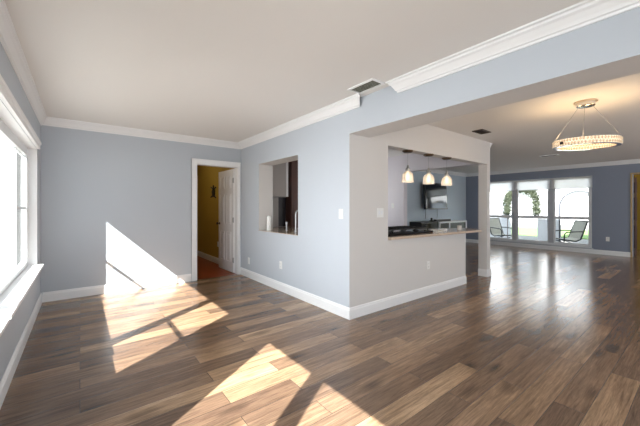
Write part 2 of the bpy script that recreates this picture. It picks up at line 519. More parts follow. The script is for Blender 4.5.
# crown mouldings
CP = [(0, 0), (0.012, 0), (0.016, 0.014), (0.03, 0.018), (0.04, 0.034), (0.066, 0.062), (0.085, 0.072), (0.092, 0.084), (0.11, 0.088), (0.112, 0.10), (0, 0.10)]
def crown(name, axis, t, side, a0, a1, s0=0.0, s1=0.0, material=None, drop=0.10, wide=1.0):
    """s0/s1 slant each end with the projection, for mitres and returns"""
    bm = bmesh.new()
    def P(d, z, a):
        tt = t + side * d * wide
        z = CH - drop + z * drop / 0.10
        return (tt, a, z) if axis == 'x' else (a, tt, z)
    A = [bm.verts.new(P(d, z, a0 + s0 * d)) for d, z in CP]
    B = [bm.verts.new(P(d, z, a1 + s1 * d)) for d, z in CP]
    n = len(CP)
    bm.faces.new(A); bm.faces.new(B[::-1])
    for i in range(n): bm.faces.new((A[i], B[i], B[(i + 1) % n], A[(i + 1) % n]))
    mb = MB(); mb.bm.free(); mb.bm = bm
    return struct(mb.build(name, material or M['trim']))
crown('trim_1', 'x', XL, 1, YN, YB, 0, -1, wide=0.6, drop=0.11)
crown('trim_2', 'y', YB, -1, XL, XP, 0.6, -1)
crown('trim_3', 'x', XP, -1, 2.37, YB, -1.0, -1)
crown('trim_4', 'x', XP, -1, YN, 1.85, 0, 0.6)
crown('trim_5', 'x', XW, -1, YN, YB, 0, -1)
crown('trim_6', 'y', YB, -1, 5.96, XW, 1, -1)
crown('trim_7', 'x', 5.96, 1, YC + 0.0, YB, 0, -1)

# door casing and doors
def casing(name, axis, t, side, a0, a1, h, w=0.075, d=0.018, material=None):
    mb = MB()
    prof = lambda u: (t + side * u)
    def bx(A0, A1, Z0, Z1, dd):
        lo, hi = sorted((t, prof(dd)))
        if axis == 'y': mb.box(A0, A1, lo, hi, Z0, Z1)
        else: mb.box(lo, hi, A0, A1, Z0, Z1)
    bx(a0 - w, a0, 0, h, d); bx(a1, a1 + w, 0, h, d); bx(a0 - w, a1 + w, h, h + w, d)
    bx(a0 - w, a0 - w + 0.018, 0, h + w - 0.018, d * 1.5); bx(a1 + w - 0.018, a1 + w, 0, h + w - 0.018, d * 1.5); bx(a0 - w, a1 + w, h + w - 0.018, h + w, d * 1.5)
    return struct(mb.build(name, material or M['trim'], bevel=0))
# the right leg of the hall door casing meets the pass-through wall, so build it narrow
mb = MB()
for (A0, A1, Z0, Z1, dd) in ((1.505, 1.58, 0, 2.03, .018), (2.35, 2.383, 0, 2.03, .018), (1.505, 2.383, 2.03, 2.105, .018), (1.505, 1.523, 0, 2.087, .026), (1.505, 2.383, 2.087, 2.105, .026)):
    mb.box(A0, A1, YB - dd, YB, Z0, Z1)
struct(mb.build('trim_8', M['trim']))
mb = MB().box(1.58, 1.60, YB, YB + 0.15, 0, 2.03).box(2.335, 2.35, YB, YB + 0.15, 0, 2.03).box(1.60, 2.335, YB, YB + 0.15, 2.01, 2.03)
mb.box(1.60, 1.612, YB + 0.05, YB + 0.09, 0, 2.01)
struct(mb.build('trim_9', M['trim']))
casing('trim_10', 'x', XW, -1, 0.42, 1.25, 2.10, 0.032, 0.018, M['tan'])

def panel_door(name, w, h, mat_, t=0.035):
    """six-panel leaf, hinge edge at x=0, running to x=w, thickness in y"""
    root = empty(name, (0, 0, 0)); struct(root)
    leaf = MB()
    leaf.box(0, w, -t / 2, t / 2, 0.008, h)
    ob = leaf.build('door_leaf', mat_, root)
    st = 0.105; cw = (w - 3 * st) / 2
    rows = [(0.20, 0.78), (0.93, 1.52), (1.64, h - 0.115)]
    for sgn in (-1, 1):
        for cx in (st, 2 * st + cw):
            for z0, z1 in rows:
                p = MB()
                y = sgn * t / 2
                # sunken border ring and raised field
                ring = 0.012
                a = sorted((y, y + sgn * 0.009))
                p.box(cx, cx + ring, *a, z0, z1); p.box(cx + cw - ring, cx + cw, *a, z0, z1)
                p.box(cx + ring, cx + cw - ring, *a, z0, z0 + ring); p.box(cx + ring, cx + cw - ring, *a, z1 - ring, z1)
                b2 = sorted((y, y + sgn * 0.008))
                p.box(cx + 0.045, cx + cw - 0.045, *b2, z0 + 0.045, z1 - 0.045)
                p.build('door_panel', mat_, root)
    return root
d = panel_door('door_1', 0.74, 2.0, M['door'])
d.location = (2.334, 5.657, 0); d.rotation_euler = (0, 0, math.radians(91.6))
for sgn in (-1, 1):
    k = MB().lathe([(0.026, 0), (0.026, 0.006), (0.010, 0.010), (0.010, 0.035), (0.024, 0.042), (0.028, 0.055), (0.020, 0.066), (0.0, 0.068)], seg=16, axis='y')
    o = k.build('door_knob', M['iron'], d, smooth=True); o['label'] = 'black door knob'
    o.location = (0.68, sgn * 0.0175, 0.93)
    if sgn < 0: o.rotation_euler = (math.pi, 0, 0)
for z in (0.25, 1.02, 1.78):
    h = MB().box(-0.012, 0.03, -0.003, 0.003, z - 0.045, z + 0.045)
    h.lathe([(0.007, z - 0.05), (0.007, z + 0.05)], (-0.012, 0, 0), 10)
    o = h.build('hinge', M['steel'], d); o.location = (0, 0.0205, 0); o['label'] = 'steel hinge'

d2 = panel_door('door_2', 0.76, 2.03, M['brownwood'])
d2.location = (XW + 0.225, 1.215, 0); d2.rotation_euler = (0, 0, math.radians(7.5))
for z in (0.25, 1.02, 1.78):
    h = MB().box(-0.03, 0.01, -0.003, 0.003, z - 0.045, z + 0.045)
    o = h.build('hinge', M['black'], d2); o.location = (0, -0.021, 0)

# ------------------------------------------------------------ left windows
def left_window(name, y0, y1, posts, rails):
    """posts: (y0,y1) uprights; rails: (y0,y1,z) meeting rails"""
    root = empty(name, (0, 0, 0)); struct(root)
    fr = MB()
    xo, xi = -0.545, -0.495
    zb, zt = 0.62, 1.88
    fr.box(xo, xi, y0, y1, zt, ZH); fr.box(xo, xi, y0, y1, ZS + 0.001, zb)
    fr.box(xo, xi, y0, y0 + 0.06, zb, zt); fr.box(xo, xi, y1 - 0.062, y1, zb, zt)
    fr.build('window_frame', M['frame'], root)
    for a, b in posts:
        if b - a > 0.05: MB().box(xo, xi, a, b, zb, zt).build('mullion', M['frame'], root)
        else: MB().box(-0.532, -0.508, a, b, zb, zt).build('mullion', M['frame'], root)
    for a, b, z in rails:
        MB().box(-0.535, -0.505, a, b, z - 0.012, z + 0.012).build('meeting_rail', M['frame'], root)
    edges = [y0 + 0.06] + [v for p in posts for v in p] + [y1 - 0.062]
    for i in range(0, len(edges), 2):
        MB().box(-0.523, -0.519, edges[i], edges[i + 1], zb, zt).build('pane', M['glass'], root)
    return root
def insect_screen(parent, y0, y1):
    m_ = MB()
    y = y0 + 0.006
    while y < y1 - 0.004:
        m_.box(-0.541, -0.5395, y, y + 0.0014, 0.63, 1.87)
        y += 0.012
    z = 0.64
    while z < 1.87:
        m_.box(-0.5393, -0.5385, y0, y1, z, z + 0.0012)
        z += 0.03
    m_.build('insect_screen', M['screen'], parent)
w1 = left_window('window_1', *W1, [(2.928, 3.058), (4.335, 4.352)], [(2.325, 2.928, 1.26), (4.352, 4.993, 1.26)])
insect_screen(w1, 4.352, 4.993)
left_window('window_2', *W2, [(0.545, 0.67)], [])
# sash latches on the upright
for z in (0.95, 1.55):
    o = MB().box(-0.495, -0.482, 2.975, 3.005, z - 0.03, z + 0.03).build('sash_latch', M['frame'], w1, bevel=0.003)
# head trim board over the window, stepped
mb = MB().prism([(XL, 1.975), (XL + 0.028, 1.975), (XL + 0.028, 2.02), (XL + 0.040, 2.03), (XL + 0.040, 2.055), (XL, 2.065)], 'y', 2.20, 5.06)
struct(mb.build('trim_11', M['trim']))
# sill boards
struct(MB().box(-0.495, -0.350, 2.80, W1[1] + 0.03, ZS, ZS + 0.03).build('trim_12', M['trim'], bevel=0.004))
struct(MB().box(-0.495, -0.355, W1[0] - 0.03, 2.785, ZS - 0.008, ZS + 0.018).build('trim_13', M['trim'], bevel=0.004))
struct(MB().box(-0.495, -0.350, W2[0] - 0.03, W2[1] + 0.03, ZS, ZS + 0.03).build('trim_14', M['trim'], bevel=0.004))
tag(MB().box(XL, XL + 0.012, 2.74, 2.765, 0.40, 0.475).build('shelf_bracket', M['steel'], bevel=0.002),
    'small grey metal bracket on the wall below the joint of the left window sill', 'bracket')

# ------------------------------------------------------------ family room windows
root = empty('window_3', (0, 0, 0)); struct(root)
fr = MB()
x0, x1 = XW + 0.02, XW + 0.09
fr.box(x0, x1, WW[0], WW[1], 0.15, 0.21).box(x0, x1, WW[0], WW[1], 2.06, 2.11).box(x0, x1, WW[0], WW[0] + 0.05, 0.21, 2.06).box(x0, x1, WW[1] - 0.05, WW[1], 0.21, 2.06)
fr.build('window_frame', M['frame'], root)
cuts = [WW[0] + 0.05, 2.89, 3.02, 3.86, 3.99, WW[1] - 0.05]
for a, b in ((2.89, 3.02), (3.86, 3.99)):
    MB().box(x0 - 0.01, x1, a, b, 0.21, 2.06).build('mullion', M['greyframe'], root)
for i in (0, 2, 4):
    a, b = cuts[i], cuts[i + 1]
    s = MB().box(x0 + 0.01, x1 - 0.02, a, b, 0.915, 1.0).box(x0 + 0.02, x1 - 0.02, a, a + 0.03, 0.21, 2.06).box(x0 + 0.02, x1 - 0.02, b - 0.03, b, 0.21, 2.06)
    s.box(x0 + 0.02, x1 - 0.02, a + 0.03, b - 0.03, 0.21, 0.245)
    s.build('sash', M['frame'], root)
    MB().box(x0 + 0.033, x0 + 0.037, a + 0.03, b - 0.03, 0.245, 0.935).build('pane', M['glass'], root)
    MB().box(x0 + 0.033, x0 + 0.037, a + 0.03, b - 0.03, 0.985, 2.06).build('pane', M['glass'], root)
struct(MB().box(XW - 0.03, XW + 0.019, WW[0] - 0.03, WW[1] + 0.03, 0.125, 0.15).build('trim_15', M['greyframe'], bevel=0.003))
shade_words = ['rightmost window by the far doorway', 'middle window', 'leftmost window']
for k, i in enumerate((0, 2, 4)):
    a, b = cuts[i] - 0.058, cuts[i + 1] + 0.058
    r = empty('roller_shade', (XW - 0.002, (a + b) / 2, 1.79), 0, 'white roller shade pulled a little way down over the ' + shade_words[k], 'window shade', 'roller shades on the far windows')
    w = (b - a) / 2
    MB().box(-0.006, -0.003, -w, w, 0.012, 0.30).build('shade_cloth', M['shadefab'], r)
    MB().box(-0.011, 0.001, -w, w, 0, 0.014).build('bottom_bar', M['greyframe'], r, bevel=0.002)
    MB().lathe([(0.018, -w), (0.018, w)], (-0.012, 0, 0.315), 14, 'y').build('roller_tube', M['frame'], r)

# made-up kitchen window, out of sight, for the added kitchen fill
r4 = empty('added_window', (0, 0, 0)); struct(r4)
q = MB().box(4.45, 5.65, YB + 0.05, YB + 0.1, 1.0, 1.05).box(4.45, 5.65, YB + 0.05, YB + 0.1, 2.05, 2.1).box(4.45, 4.5, YB + 0.05, YB + 0.1, 1.05, 2.05).box(5.6, 5.65, YB + 0.05, YB + 0.1, 1.05, 2.05)
q.build('window_frame', M['frame'], r4)
MB().box(4.5, 5.6, YB + 0.073, YB + 0.077, 1.05, 2.05).build('pane', M['glass'], r4)

# ------------------------------------------------------------ wall plates
def plate(kind, pos, normal, label, gang=1):
    r = empty('wall_outlet' if kind == 'outlet' else 'light_switch', pos, 0, label, 'outlet' if kind == 'outlet' else 'light switch')
    ang = {'+x': math.pi / 2, '-x': -math.pi / 2, '-y': 0.0, '+y': math.pi}[normal]
    r.rotation_euler = (0, 0, ang)
    hw = 0.036 + 0.023 * (gang - 1)
    MB().box(-hw, hw, -0.006, 0, -0.058, 0.058).build('cover_plate', M['plate'], r, bevel=0.002)
    for g in range(gang):
        cx = (g - (gang - 1) / 2) * 0.046
        if kind == 'outlet':
            for z in (-0.022, 0.022):
                s = MB().lathe([(0.016, -0.0085), (0.016, -0.006)], (cx, 0, z), 14, 'y').build('socket', M['plate'], r)
                MB().box(cx - 0.007, cx - 0.005, -0.0092, -0.0085, z - 0.004, z + 0.006).box(cx + 0.005, cx + 0.007, -0.0092, -0.0085, z - 0.004, z + 0.006).build('slot', M['slot'], s)
        else:
            MB().prism([(-0.006, -0.022), (-0.012, 0.022), (-0.006, 0.024)], 'x', cx - 0.013, cx + 0.013).build('rocker', M['white'], r)
    return r
plate('outlet', (0.345, YB, 0.41), '-y', 'white electrical outlet low on the back wall at the edge of the sunlight')
plate('switch', (XP, 2.67, 1.19), '-x', 'white light switch on the blue wall near its outer corner')
plate('outlet', (XP, 4.03, 0.39), '-x', 'white outlet on the blue wall below the kitchen pass-through')
plate('outlet', (XP, 5.15, 0.30), '-x', 'white outlet low on the blue wall close to the hall door')
plate('switch', (2.92, YC, 1.20), '-y', 'white double light switch left of the counter opening', 2)
plate('outlet', (3.96, YC, 0.43), '-y', 'white outlet on the half wall under the granite counter')
plate('outlet', (XW, 1.71, 0.42), '-x', 'white outlet on the slate wall between far windows and doorway')
plate('switch', (XK, 4.66, 1.30), '-x', 'white light switch on the pale kitchen side wall, seen through the counter opening')
plate('outlet', (2.43, 6.80, 0.44), '-x', 'white outlet on the mustard hall wall behind the open door')

# ------------------------------------------------------------ ceiling vents
def vent(cx, cy, lx, ly, label, material, inner):
    r = empty('ceiling_vent', (cx, cy, CH), 0, label, 'air vent')
    fw = 0.020
    hx, hy = lx / 2, ly / 2
    m_ = MB()
    m_.box(-hx - fw, -hx, -hy - fw, hy + fw, -0.012, 0).box(hx, hx + fw, -hy - fw, hy + fw, -0.012, 0)
    m_.box(-hx, hx, -hy - fw, -hy, -0.012, 0).box(-hx, hx, hy, hy + fw, -0.012, 0)
    m_.build('vent_frame', material, r)
    MB().box(-hx, hx, -hy, hy, -0.0015, 0).build('duct', M['ventdark'] if inner != M['vent'] else M['duct'], r)
    n = 6
    for k in range(n):
        s = MB()
        if lx < ly:
            x = -hx + (k + 0.5) * lx / n
            s.prism([(x - 0.006, -0.010), (x - 0.004, -0.011), (x + 0.008, -0.003), (x + 0.006, -0.002)], 'y', -hy, hy)
        else:
            y = -hy + (k + 0.5) * ly / n
            s.prism([(y - 0.006, -0.010), (y - 0.004, -0.011), (y + 0.008, -0.003), (y + 0.006, -0.002)], 'x', -hx, hx)
        s.build('slat', inner, r)
    return r
vent(2.215, 2.10, 0.14, 0.30, 'white framed air vent in the living room ceiling at the gap in the crown moulding', M['trim'], M['vent'])
vent(4.98, 2.24, 0.26, 0.12, 'bronze coloured air vent in the dining ceiling near the end of the counter wall', M['bronze'], M['bronze'])
vent(8.52, 2.32, 0.12, 0.30, 'small white framed air vent in the ceiling beyond the ring chandelier', M['trim'], M['ventdark'])

# ------------------------------------------------------------ counter and what is on it
poly = [(3.072, 2.49), (5.30, 2.38), (5.46, 2.50), (5.56, 2.70), (5.56, 2.82), (4.75, 3.12), (3.072, 3.12)]
ct = MB().prism(poly, 'z', 0.853, 0.888).build('countertop', M['granite'], bevel=0.005)
tag(ct, 'speckled brown granite countertop lying on the half wall below three pendant lamps', 'countertop')

# black gas cooktop
ck = empty('gas_cooktop', (3.62, 2.83, 0.888), 0, 'black gas cooktop with iron grates at the left end of the granite counter', 'cooktop')
MB().box(-0.52, 0.52, -0.27, 0.24, 0, 0.035).build('cooktop_tray', M['glossblack'], ck, bevel=0.006)
for cx in (-0.31, 0.0, 0.31):
    g = MB()
    for yy in (-0.22, 0.20):
        g.box(cx - 0.15, cx + 0.15, yy - 0.006, yy + 0.006, 0.068, 0.084)
    for xx in (-0.15, 0, 0.15):
        g.box(cx + xx - 0.006, cx + xx + 0.006, -0.226, 0.206, 0.068, 0.084)
    g.box(cx - 0.15, cx + 0.15, -0.016, -0.004, 0.068, 0.084)
    for xx in (-0.145, 0.145):
        for yy in (-0.22, 0.20):
            g.box(cx + xx - 0.006, cx + xx + 0.006, yy - 0.006, yy + 0.006, 0.035, 0.068)
    g.build('grate', M['iron'], ck)
    for yy in (-0.11, 0.10):
        MB().lathe([(0.045, 0.035), (0.045, 0.043), (0.030, 0.047), (0.030, 0.055), (0, 0.057)], (cx, yy, 0), 16).build('burner', M['iron'], ck, smooth=True)
for k in range(4):
    MB().lathe([(0.018, 0.035), (0.018, 0.045), (0.013, 0.062), (0, 0.063)], (-0.49, -0.20 + k * 0.1, 0), 14).build('control_knob', M['steel'], ck, smooth=True)

jr = empty('candle_jar', (5.02, 2.62, 0.888), 0, 'small glass jar candle with a dark base near the right end of the granite counter', 'candle')
MB().lathe([(0.030, 0), (0.032, 0.006), (0.032, 0.03), (0.0, 0.031)], seg=18).build('candle_wax', M['brownwood'], jr, smooth=True)
MB().shell([(0.035, 0), (0.036, 0.07), (0.0335, 0.07), (0.033, 0.004)], seg=18).build('glass_jar', M['jar'], jr, smooth=True)
tr = tag(MB().box(-0.14, 0.14, -0.10, 0.10, 0, 0.012).build('paper_stack', M['wax'], bevel=0.002), 'flat white sheaf of paper in the middle of the granite counter', 'paper')
tr.location = (4.42, 2.70, 0.888); tr.rotation_euler = (0, 0, 0.2)

# ------------------------------------------------------------ pendant lamps
def pendant():
    r = empty('pendant_lamp', (0, 0, 2.05))
    MB().lathe([(0.074, 0), (0.074, -0.012), (0.055, -0.026), (0.010, -0.028), (0, -0.028)], seg=24).build('ceiling_canopy', M['bronze'], r, smooth=True)
    MB().tube([(0, 0, -0.028), (0, 0, -0.20)], 0.0022, 6).build('cord', M['steel'], r)
    MB().lathe([(0.0, -0.195), (0.012, -0.20), (0.016, -0.235), (0.026, -0.245), (0.028, -0.285), (0.020, -0.29), (0, -0.29)], seg=18).build('lamp_socket', M['steel'], r, smooth=True)
    outer = [(0.031, -0.250), (0.030, -0.285), (0.044, -0.300), (0.068, -0.322), (0.076, -0.350), (0.077, -0.40), (0.083, -0.440)]
    prof = outer + [(a - 0.004, b) for a, b in reversed(outer)]
    MB().shell(prof, seg=72, rib=0.02, ribn=18).build('glass_shade', M['bell'], r, smooth=True)
    MB().lathe([(0, -0.29), (0.012, -0.295), (0.016, -0.32), (0.028, -0.35), (0.028, -0.372), (0.016, -0.39), (0, -0.395)], seg=16).build('bulb', M['bulb'], r, smooth=True)
    return r
p0 = pendant()
for i, (x, lab) in enumerate(((3.575, 'leftmost of the three ribbed glass pendant lamps over the counter opening'),
                              (4.08, 'middle of the three ribbed glass pendant lamps over the counter opening'),
                              (4.585, 'rightmost of the three ribbed glass pendant lamps over the counter opening'))):
    o = p0 if i == 0 else copy_tree(p0)
    o.location = (x, YC + 0.07, 2.05)
    tag(o, lab, 'pendant lamp', 'pendant lamps over the counter')
    lamp('pendant_glow', 'POINT', 0.45, (1.0, 0.82, 0.62), (x, YC + 0.07, 2.05 - 0.42), shadow_soft_size=0.03)

# ------------------------------------------------------------ ring chandelier
RC = (4.50, 0.885)
ch = empty('ring_chandelier', (RC[0], RC[1], CH), 0, 'round crystal ring chandelier glowing warm, hung by thin cables from the dining ceiling', 'chandelier')
MB().lathe([(0.105, 0), (0.105, -0.012), (0.10, -0.016), (0, -0.016)], seg=32).build('ceiling_plate', M['plateglow'], ch, smooth=True)
MB().lathe([(0.085, -0.016), (0.085, -0.05), (0.08, -0.054), (0, -0.054)], seg=32).build('canopy', M['chrome'], ch, smooth=True)
RR, zr = 0.285, -0.47
ring = bpy.data.objects.new('light_ring', None); COL.objects.link(ring); ring.parent = ch
ring.location = (0, 0, zr); ring.rotation_euler = (math.radians(2), math.radians(-1), 0)
MB().shell([(RR + 0.012, 0.036), (RR + 0.012, 0.042), (RR - 0.03, 0.042), (RR - 0.03, 0.036)], seg=64).build('metal_band', M['chrome'], ring, smooth=True)
MB().shell([(RR + 0.012, -0.042), (RR + 0.012, -0.036), (RR - 0.03, -0.036), (RR - 0.03, -0.042)], seg=64).build('metal_band', M['chrome'], ring, smooth=True)
MB().shell([(RR + 0.004, -0.036), (RR + 0.004, 0.036), (RR - 0.022, 0.036), (RR - 0.022, -0.036)], seg=64).build('led_core', M['led'], ring, smooth=True)
n = 62
for rad in (RR + 0.008, RR - 0.026):
    cm = MB()
    for k in range(n):
        for zz in (-0.018, 0.018):
            a = 2 * math.pi * (k + (0.5 if zz > 0 else 0)) / n
            cx, cy = rad * math.cos(a), rad * math.sin(a)
            ax = Vector((math.cos(a), math.sin(a), 0)); tn = Vector((-math.sin(a), math.cos(a), 0)); up = Vector((0, 0, 1))
            cc = Vector((cx, cy, zz))
            vs = [cc + v for v in (ax * 0.012, -ax * 0.012, tn * 0.0135, -tn * 0.0135, up * 0.020, -up * 0.020)]
            q = [cm.bm.verts.new(v) for v in vs]
            for t_ in ((0, 2, 4), (2, 1, 4), (1, 3, 4), (3, 0, 4), (2, 0, 5), (1, 2, 5), (3, 1, 5), (0, 3, 5)):
                cm.bm.faces.new([q[i] for i in t_])
    cm.build('crystal_row', M['ringlight'], ring)
for a in [math.radians(v) for v in (17, -93, 112)]:
    MB().tube([(0.06 * math.cos(a), 0.06 * math.sin(a), -0.054), (RR * math.cos(a), RR * math.sin(a), zr + 0.042)], 0.0022, 6).build('cable', M['steel'], ch)
for a in [math.radians(v) for v in (150, -30)]:
    MB().box(-0.016, 0.016, -0.006, 0.006, -0.022, 0.006).build('clasp', M['black'], ring).matrix_local = Matrix.Translation(((RR + 0.024) * math.cos(a), (RR + 0.024) * math.sin(a), 0)) @ Matrix.Rotation(a + math.pi / 2, 4, 'Z')
for k in range(8):
    a = 2 * math.pi * k / 8
    lamp('chandelier_glow', 'POINT', 1.5, (1.0, 0.68, 0.36), (RC[0] + RR * math.cos(a), RC[1] + RR * math.sin(a), CH + zr + 0.12), shadow_soft_size=0.06)

# ------------------------------------------------------------ kitchen seen through the pass-through
cb = empty('upper_cabinet', (2.80, 5.496, 1.47), 0, 'light grey upper cabinet hanging on the kitchen back wall, seen through the pass-through', 'cabinet')
MB().box(0, 0.44, -0.31, 0, 0, 0.90).build('cabinet_body', M['cab'], cb)
MB().box(0.004, 0.392, -0.33, -0.311, 0.004, 0.896).build('cabinet_door', M['cab'], cb, bevel=0.003)
MB().box(0.396, 0.44, -0.335, -0.311, 0, 0.90).build('face_stile', M['trim'], cb)
fg = empty('base_cabinet', (2.68, 5.496, 0), 0, 'grey base cabinet along the kitchen back wall under the dark splashback', 'cabinet')
MB().box(0, 0.66, -0.60, 0, 0.08, 0.826).build('cabinet_body', M['cab'], fg)
MB().box(0.01, 0.32, -0.62, -0.601, 0.10, 0.81).build('cabinet_door', M['cab'], fg, bevel=0.003)
MB().box(0.34, 0.65, -0.62, -0.601, 0.10, 0.81).build('cabinet_door', M['cab'], fg, bevel=0.003)
tag(MB().box(2.676, 3.35, 4.862, 5.48, 0.83, 0.87).build('worktop', M['granite'], bevel=0.004), 'brown granite worktop on the grey base cabinet at the kitchen back wall', 'countertop')
struct(MB().box(3.20, 3.36, 5.482, 5.5, 0.872, 1.468).box(3.36, 3.55, 5.482, 5.5, 0.872, 1.468).build('trim_16', M['charcoal']))
struct(MB().box(2.98, 3.20, 5.474, 5.5, 0.872, 1.468).build('trim_17', M['cab']))
tf = empty('tall_cabinet', (3.375, 5.496, 0), 0, 'tall dark brown wooden pantry cabinet at the right side of the kitchen pass-through', 'cabinet')
MB().box(0, 0.85, -0.22, -0.02, 0, 2.40).build('cabinet_body', M['brownwood'], tf)
for a in (0.01, 0.43):
    dd = MB().box(a, a + 0.41, -0.24, -0.221, 0.05, 2.35).build('cabinet_door', M['brownwood'], tf, bevel=0.004)
MB().box(0.055, 0.07, -0.248, -0.241, 0.3, 2.0).build('moulding', M['brownwood'], tf)
# sink counter under the pass-through
bs = empty('sink_cabinet', (2.674, 3.0, 0), 0, 'grey sink cabinet on the kitchen side of the pass-through wall', 'cabinet')
MB().box(0.0, 0.55, 0.14, 1.85, 0.08, 0.826).build('cabinet_body', M['cab'], bs)
for a in (0.15, 0.72, 1.29):
    MB().box(0.551, 0.57, a, a + 0.55, 0.10, 0.80).build('cabinet_door', M['cab'], bs, bevel=0.003)
tag(MB().box(2.675, 3.26, 3.15, 4.858, 0.83, 0.87).build('worktop', M['granite'], bevel=0.004), 'pale brown granite worktop around the faucets behind the pass-through', 'countertop')
struct(MB().box(2.39, 2.674, 3.572, 4.758, 0.869, 0.876).build('trim_18', M['granite']))
fa = empty('kitchen_faucet', (2.78, 4.20, 0.87), 0, 'tall steel gooseneck faucet at the right edge of the pass-through', 'faucet')
MB().lathe([(0.026, 0), (0.026, 0.012), (0.016, 0.02), (0.016, 0.05), (0, 0.052)], seg=16).build('faucet_base', M['steel'], fa, smooth=True)
pts = [(0, 0, 0.05), (0, 0, 0.28)] + [(0.07 - 0.07 * math.cos(t), 0, 0.28 + 0.07 * math.sin(t)) for t in [math.pi * i / 10 for i in range(1, 11)]] + [(0.14, 0, 0.22)]
MB().tube(pts, 0.0135, 10).build('spout', M['steel'], fa, smooth=True)
MB().tube([(0.016, 0, 0.035), (0.03, -0.05, 0.06)], 0.005, 8).build('lever', M['steel'], fa, smooth=True)
sp = empty('side_sprayer', (2.76, 4.45, 0.87), 0, 'short steel side sprayer standing left of the tall kitchen faucet', 'sprayer')
MB().lathe([(0.02, 0), (0.02, 0.01), (0.012, 0.02), (0.011, 0.09), (0, 0.092)], seg=14).build('sprayer_stem', M['steel'], sp, smooth=True)
MB().lathe([(0.0, 0.09), (0.014, 0.095), (0.018, 0.13), (0.012, 0.15), (0, 0.152)], seg=14).build('sprayer_head', M['steel'], sp, smooth=True)
bt = empty('soap_bottle', (2.53, 4.645, 0.876), 0, 'white cylindrical soap bottle on the left end of the pass-through ledge', 'bottle')
MB().lathe([(0.037, 0), (0.039, 0.006), (0.039, 0.212), (0.036, 0.218), (0.030, 0.2205), (0.03, 0.222), (0, 0.222)], seg=20).build('bottle_body', M['wax'], bt, smooth=True)
MB().lathe([(0.032, 0.222), (0.032, 0.245), (0, 0.246)], seg=14).build('bottle_cap', M['plate'], bt, smooth=True)

# ------------------------------------------------------------ television corner
tv = empty('television', (8.78, 5.31, 1.20), 0, 'flat black television tilted on a bracket on the family room back wall', 'television')
tv.rotation_euler = (math.radians(-3), 0, math.radians(3))
MB().box(-0.67, 0.67, -0.02, 0.045, 0, 0.82).build('tv_housing', M['black'], tv, bevel=0.004)
MB().box(-0.64, 0.64, -0.0225, -0.0203, 0.03, 0.78).build('tv_screen', M['glossblack'], tv)
MB().box(-0.2, 0.2, 0.0455, 0.10, 0.2, 0.6).box(-0.05, 0.05, 0.10, 0.16, 0.35, 0.45).build('wall_bracket', M['black'], tv)
for k, x in enumerate((8.45, 9.1)):
    tag(MB().tube([(x, 5.488, 1.20), (x + 0.01, 5.49, 1.0), (x - 0.01, 5.49, 0.90)], 0.005, 6).build('tv_cable', M['slot']),
        ('left' if k == 0 else 'right') + ' of the two thin cables running down the wall below the television', 'cable', 'television cables')
wc = empty('tv_console', (8.56, 5.08, 0), 0, 'white wall-hung media console with black fronts under the television', 'console')
MB().box(0, 1.66, 0, 0.415, 0.77, 0.82).build('console_top', M['white'], wc, bevel=0.004)
MB().box(0, 1.66, 0.0, 0.415, 0.53, 0.56).build('console_base', M['white'], wc, bevel=0.003)
for x in (0, 0.56, 1.61):
    MB().box(x, x + 0.05, 0, 0.415, 0.56, 0.77).build('side_panel', M['white'], wc)
for x, w in ((0.05, 0.51), (0.61, 1.0)):
    MB().box(x, x + w, 0.02, 0.38, 0.56, 0.77).build('front_panel', M['black'], wc)
bc = empty('black_cabinet', (7.62, 5.08, 0), 0, 'low black media cabinet left of the white console', 'cabinet')
MB().box(0, 0.90, 0.02, 0.40, 0, 0.84).build('cabinet_body', M['black'], bc, bevel=0.004)
for x in (0.02, 0.46):
    q = MB().box(x, x + 0.42, 0, 0.019, 0.06, 0.80).build('cabinet_door', M['glossblack'], bc, bevel=0.003)
    MB().box(x + 0.02, x + 0.035, -0.012, 0, 0.4, 0.5).build('handle', M['steel'], q)
sb = empty('soundbar', (8.95, 5.22, 0.82), 0, 'long black soundbar lying on the white media console', 'speaker')
MB().box(-0.42, 0.42, -0.05, 0.05, 0, 0.07).build('soundbar_body', M['black'], sb, bevel=0.008)
MB().box(-0.40, 0.40, -0.054, -0.0505, 0.008, 0.062).build('speaker_grille', M['slot'], sb)
mb = MB().box(-0.05, 0.05, -0.04, 0.04, 0, 0.03).lathe([(0.03, 0.03), (0.03, 0.10), (0, 0.11)], seg=16)
o = tag(mb.build('desk_speaker', M['black']), 'tiny black speaker standing on the black media cabinet', 'speaker'); o.location = (8.38, 5.24, 0.84)

# hall wall ornament: black gecko-like figure
og = empty('wall_ornament', (2.43, 7.07, 1.60), 0, 'small black cut-out ornament hanging on the mustard hall wall', 'wall ornament')
bm_ = MB()
bm_.prism([(0.085 * math.cos(t), 0.10 * math.sin(t)) for t in [2 * math.pi * k / 14 for k in range(14)]], 'x', -0.022, -0.004)
for (a, b, c_, d_) in ((0, 0.08, 0.16, 0.13), (0, 0.06, -0.16, 0.12), (0, -0.05, 0.17, -0.10), (0, -0.05, -0.15, -0.12), (0, 0.09, 0.0, 0.17), (0.03, 0, 0.11, 0.02)):
    bm_.tube([(-0.013, a, b), (-0.013, c_, d_)], 0.014, 8)
bm_.build('ornament_figure', M['iron'], og)
MB().box(-0.004, 0, -0.02, 0.02, -0.03, 0.03).build('mounting_plate', M['iron'], og)
# casing of a further door at the end of the hall
struct(MB().box(2.405, 2.43, 8.28, 8.36, 0, 2.1).build('trim_19', M['tan']))

